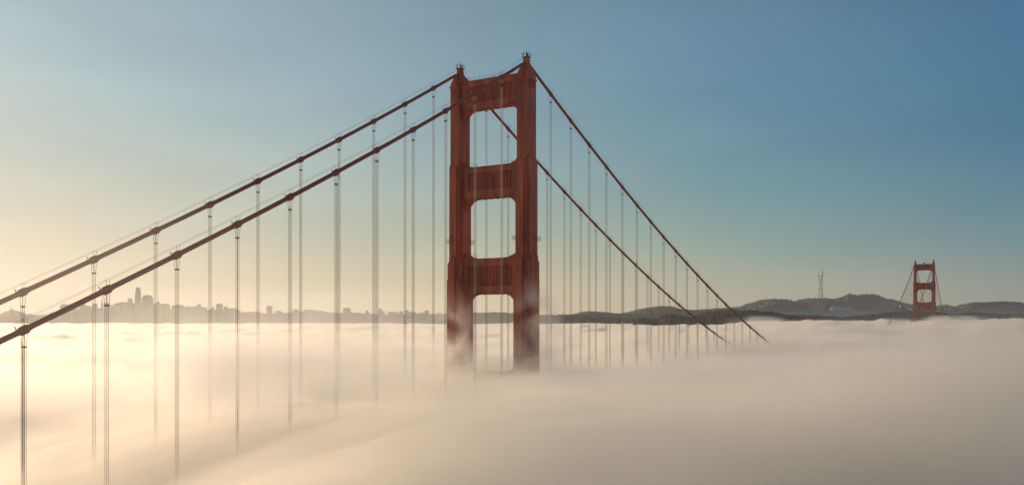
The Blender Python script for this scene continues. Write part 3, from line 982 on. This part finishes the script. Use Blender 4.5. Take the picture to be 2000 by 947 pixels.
# pale houses on the slopes
def house(px, py, d, s, label, group):
    p = at(px, py, d)
    t = empty('house', (p.x, p.y, p.z), rz=rnd.uniform(0, 3.1)); tag(t, label, 'house', group)
    w, l, h = s * rnd.uniform(.8, 1.2), s * rnd.uniform(1.0, 1.7), s * rnd.uniform(.6, .9)
    MB().box(-w / 2, w / 2, -l / 2, l / 2, -s, h).build('wall', M_HOUSE, t)
    m = MB(); m.v = [(-w * .56, -l * .54, h), (w * .56, -l * .54, h), (w * .56, l * .54, h), (-w * .56, l * .54, h), (0, -l * .54, h + w * .35), (0, l * .54, h + w * .35)]
    m.f = [(0, 1, 4), (3, 5, 2), (0, 4, 5, 3), (1, 2, 5, 4), (0, 3, 2, 1)]
    m.build('roof', M_ROOF, t)
ORD = ['first', 'second', 'third', 'fourth', 'fifth', 'sixth', 'seventh', 'eighth', 'ninth', 'tenth', 'eleventh', 'twelfth', 'thirteenth', 'fourteenth', 'fifteenth', 'sixteenth', 'seventeenth',
       'eighteenth', 'nineteenth', 'twentieth', 'twenty first', 'twenty second']
HS = sorted([(1441, 600), (1446, 602), (1453, 597), (1459, 603), (1465, 601), (1484, 598), (1489, 598), (1498, 592), (1508, 595), (1511, 591), (1436, 601), (1472, 604)])
for i, (x, y) in enumerate(HS):
    house(x, y, 6900, 6, 'tiny pale house low on the mountain, %s from the left of its twelve' % ORD[i], 'pale houses below the mountain')
for i, (x, y) in enumerate([(1758, 598), (1774, 601), (1779, 603)]):
    house(x, y, 6900, 9, 'tiny white house below the mountain just before the far tower, %s of three' % ORD[i], 'pale houses beside the far tower')
HS = sorted([(1846, 603), (1853, 602), (1855, 604), (1861, 605), (1890, 604), (1897, 603), (1903, 606), (1918, 603), (1926, 602), (1934, 602), (1941, 605), (1950, 604), (1958, 602), (1970, 606), (1982, 605), (1988, 608),
             (1984, 609), (1866, 601), (1880, 600), (1910, 598), (1965, 597), (1976, 599)])
for i, (x, y) in enumerate(HS):
    house(x, y, 6050, 3.2, 'tiny pale house on the hillside past the far tower, %s from the left' % ORD[i], 'pale houses on the hill past the far tower')
m = empty('hospital', at(1644, 602, 6700), rz=YAW - math.pi / 2); tag(m, 'long pale building low on the mountain, half lost in mist', 'building')
MB().box(-85, 85, -12, 12, -25, 6).build('wall', M_BLDG[0], m)
MB().box(-70, -20, -8, 8, 6, 13).build('roof', M_BLDG[0], m)
MB().box(10, 75, -8, 8, 6, 11).build('roof', M_BLDG[0], m)

# ------------------------------------------------------------------ loose wisps of fog drifting off the top of the sea
def wisp(centre, radii, rz, dens, seed, label, scale=0.03, cut=.45):
    """a drifting plume: an ellipsoid whose inside thins out to nothing well before its skin"""
    m = bpy.data.materials.new('wisp_air'); m.use_nodes = True
    t = m.node_tree; t.nodes.clear()
    o = t.nodes.new('ShaderNodeOutputMaterial')
    v = t.nodes.new('ShaderNodeVolumePrincipled')
    v.inputs['Anisotropy'].default_value = .55; v.inputs['Color'].default_value = (1, 1, 1, 1)
    tc = t.nodes.new('ShaderNodeTexCoord')
    ln = t.nodes.new('ShaderNodeVectorMath'); ln.operation = 'LENGTH'
    t.links.new(tc.outputs['Object'], ln.inputs[0])
    fall = t.nodes.new('ShaderNodeMapRange'); fall.interpolation_type = 'SMOOTHSTEP'
    fall.inputs[1].default_value = .98; fall.inputs[2].default_value = .15
    t.links.new(ln.outputs['Value'], fall.inputs[0])
    g = t.nodes.new('ShaderNodeNewGeometry')
    mp = t.nodes.new('ShaderNodeMapping'); mp.inputs['Location'].default_value = (seed * 7.3, seed * 3.1, seed)
    t.links.new(g.outputs['Position'], mp.inputs[0])
    no = t.nodes.new('ShaderNodeTexNoise'); no.inputs['Scale'].default_value = scale
    no.inputs['Detail'].default_value = 4; no.inputs['Roughness'].default_value = .55; no.inputs['Distortion'].default_value = .8
    t.links.new(mp.outputs[0], no.inputs['Vector'])
    nr = t.nodes.new('ShaderNodeMapRange'); nr.inputs[1].default_value = cut; nr.inputs[2].default_value = cut + .25
    t.links.new(no.outputs[0], nr.inputs[0])
    mu = t.nodes.new('ShaderNodeMath'); mu.operation = 'MULTIPLY'
    t.links.new(fall.outputs[0], mu.inputs[0]); t.links.new(nr.outputs[0], mu.inputs[1])
    m2 = t.nodes.new('ShaderNodeMath'); m2.operation = 'MULTIPLY'; m2.inputs[1].default_value = dens
    t.links.new(mu.outputs[0], m2.inputs[0]); t.links.new(m2.outputs[0], v.inputs['Density'])
    t.links.new(v.outputs[0], o.inputs['Volume'])
    m.cycles.volume_step_rate = .6
    b = MB(); n = 20; r_ = 10
    for i in range(1, r_):
        ph = math.pi * i / r_
        for k in range(n):
            a = 2 * math.pi * k / n
            b.v.append((math.sin(ph) * math.cos(a), math.sin(ph) * math.sin(a), math.cos(ph)))
    for i in range(r_ - 2):
        for k in range(n):
            b.f.append((i * n + k, (i + 1) * n + k, (i + 1) * n + (k + 1) % n, i * n + (k + 1) % n))
    b.f.append(tuple(range(n))); b.f.append(tuple((r_ - 2) * n + k for k in range(n))[::-1])
    w = b.build('fog_wisp', m, loc=centre); w.scale = radii; w.rotation_euler = (0, 0, rz)
    tag(w, label, 'fog', kind='stuff')
wisp((-10, -22, 137), (30, 12, 24), .4, .08, 1, 'thin wisp of fog curling past the nearer tower leg', .085, .46)
wisp((-14, 8, 133), (26, 14, 24), .2, .10, 2, 'thin wisp of fog curling past the other tower leg', .085, .44)
wisp(tuple(at(600, 712, 186)), (48, 15, 12), YAW - 1.5, .16, 4, 'pale bank of fog closing round the middle hanging ropes', .03, .30)
wisp(tuple(at(620, 640, 430)), (150, 60, 26), YAW - 1.5, .014, 5, 'pale veil of fog drifting in front of the far city', .02, .33)
for k, (px_, py_, d_, r_) in enumerate([(1478, 628, 1000, (46, 30, 9)), (1545, 634, 1150, (60, 34, 9)), (1660, 632, 1300, (52, 34, 8)), (1745, 630, 1320, (44, 30, 10)), (1870, 623, 1350, (70, 34, 8)), (1830, 627, 1330, (30, 24, 12))]):
    wisp(tuple(at(px_, py_, d_)), r_, YAW - 1.4, .05, 11 + k, 'torn scrap of fog lifting off the far bank, %s' % ('before the dark ridge gap', 'below the lattice tower', 'under the long pale building', 'just before the far tower', 'past the far tower', 'at the foot of the far tower')[k], .03, .36)
wisp(tuple(at(1010, 765, 225)), (75, 26, 8), YAW - 1.5, .07, 21, 'warm plume of fog heaped before the foot of the near tower', .022, .38)
wisp(tuple(at(1330, 735, 300)), (95, 34, 9), YAW - 1.3, .06, 22, 'pale plume of fog spreading below the diving cables', .018, .40)
wisp(tuple(at(1700, 715, 420)), (120, 46, 10), YAW - 1.35, .05, 23, 'broad soft roll of fog below the far tower', .014, .42)
wisp(tuple(at(300, 760, 190)), (70, 28, 7), YAW - 1.6, .05, 24, 'bright roll of fog crossing the ropes under the side span', .028, .44)
wisp(tuple(at(60, 690, 175)), (95, 80, 42), YAW - 1.5, .0028, 6, 'thin added mist paling the lower ends of the cables like sun glare', .012, .15)  # local mist added to lift the cable tone, standing in for veiling glare

# ------------------------------------------------------------------ haze
hz = MB().box(-2900, 13500, -5900, 13500, -1.0, 640).build('haze', volume('haze_air', 3.2e-5, (0.88, 0.95, 1.0), 0.45))
hz['kind'] = 'stuff'
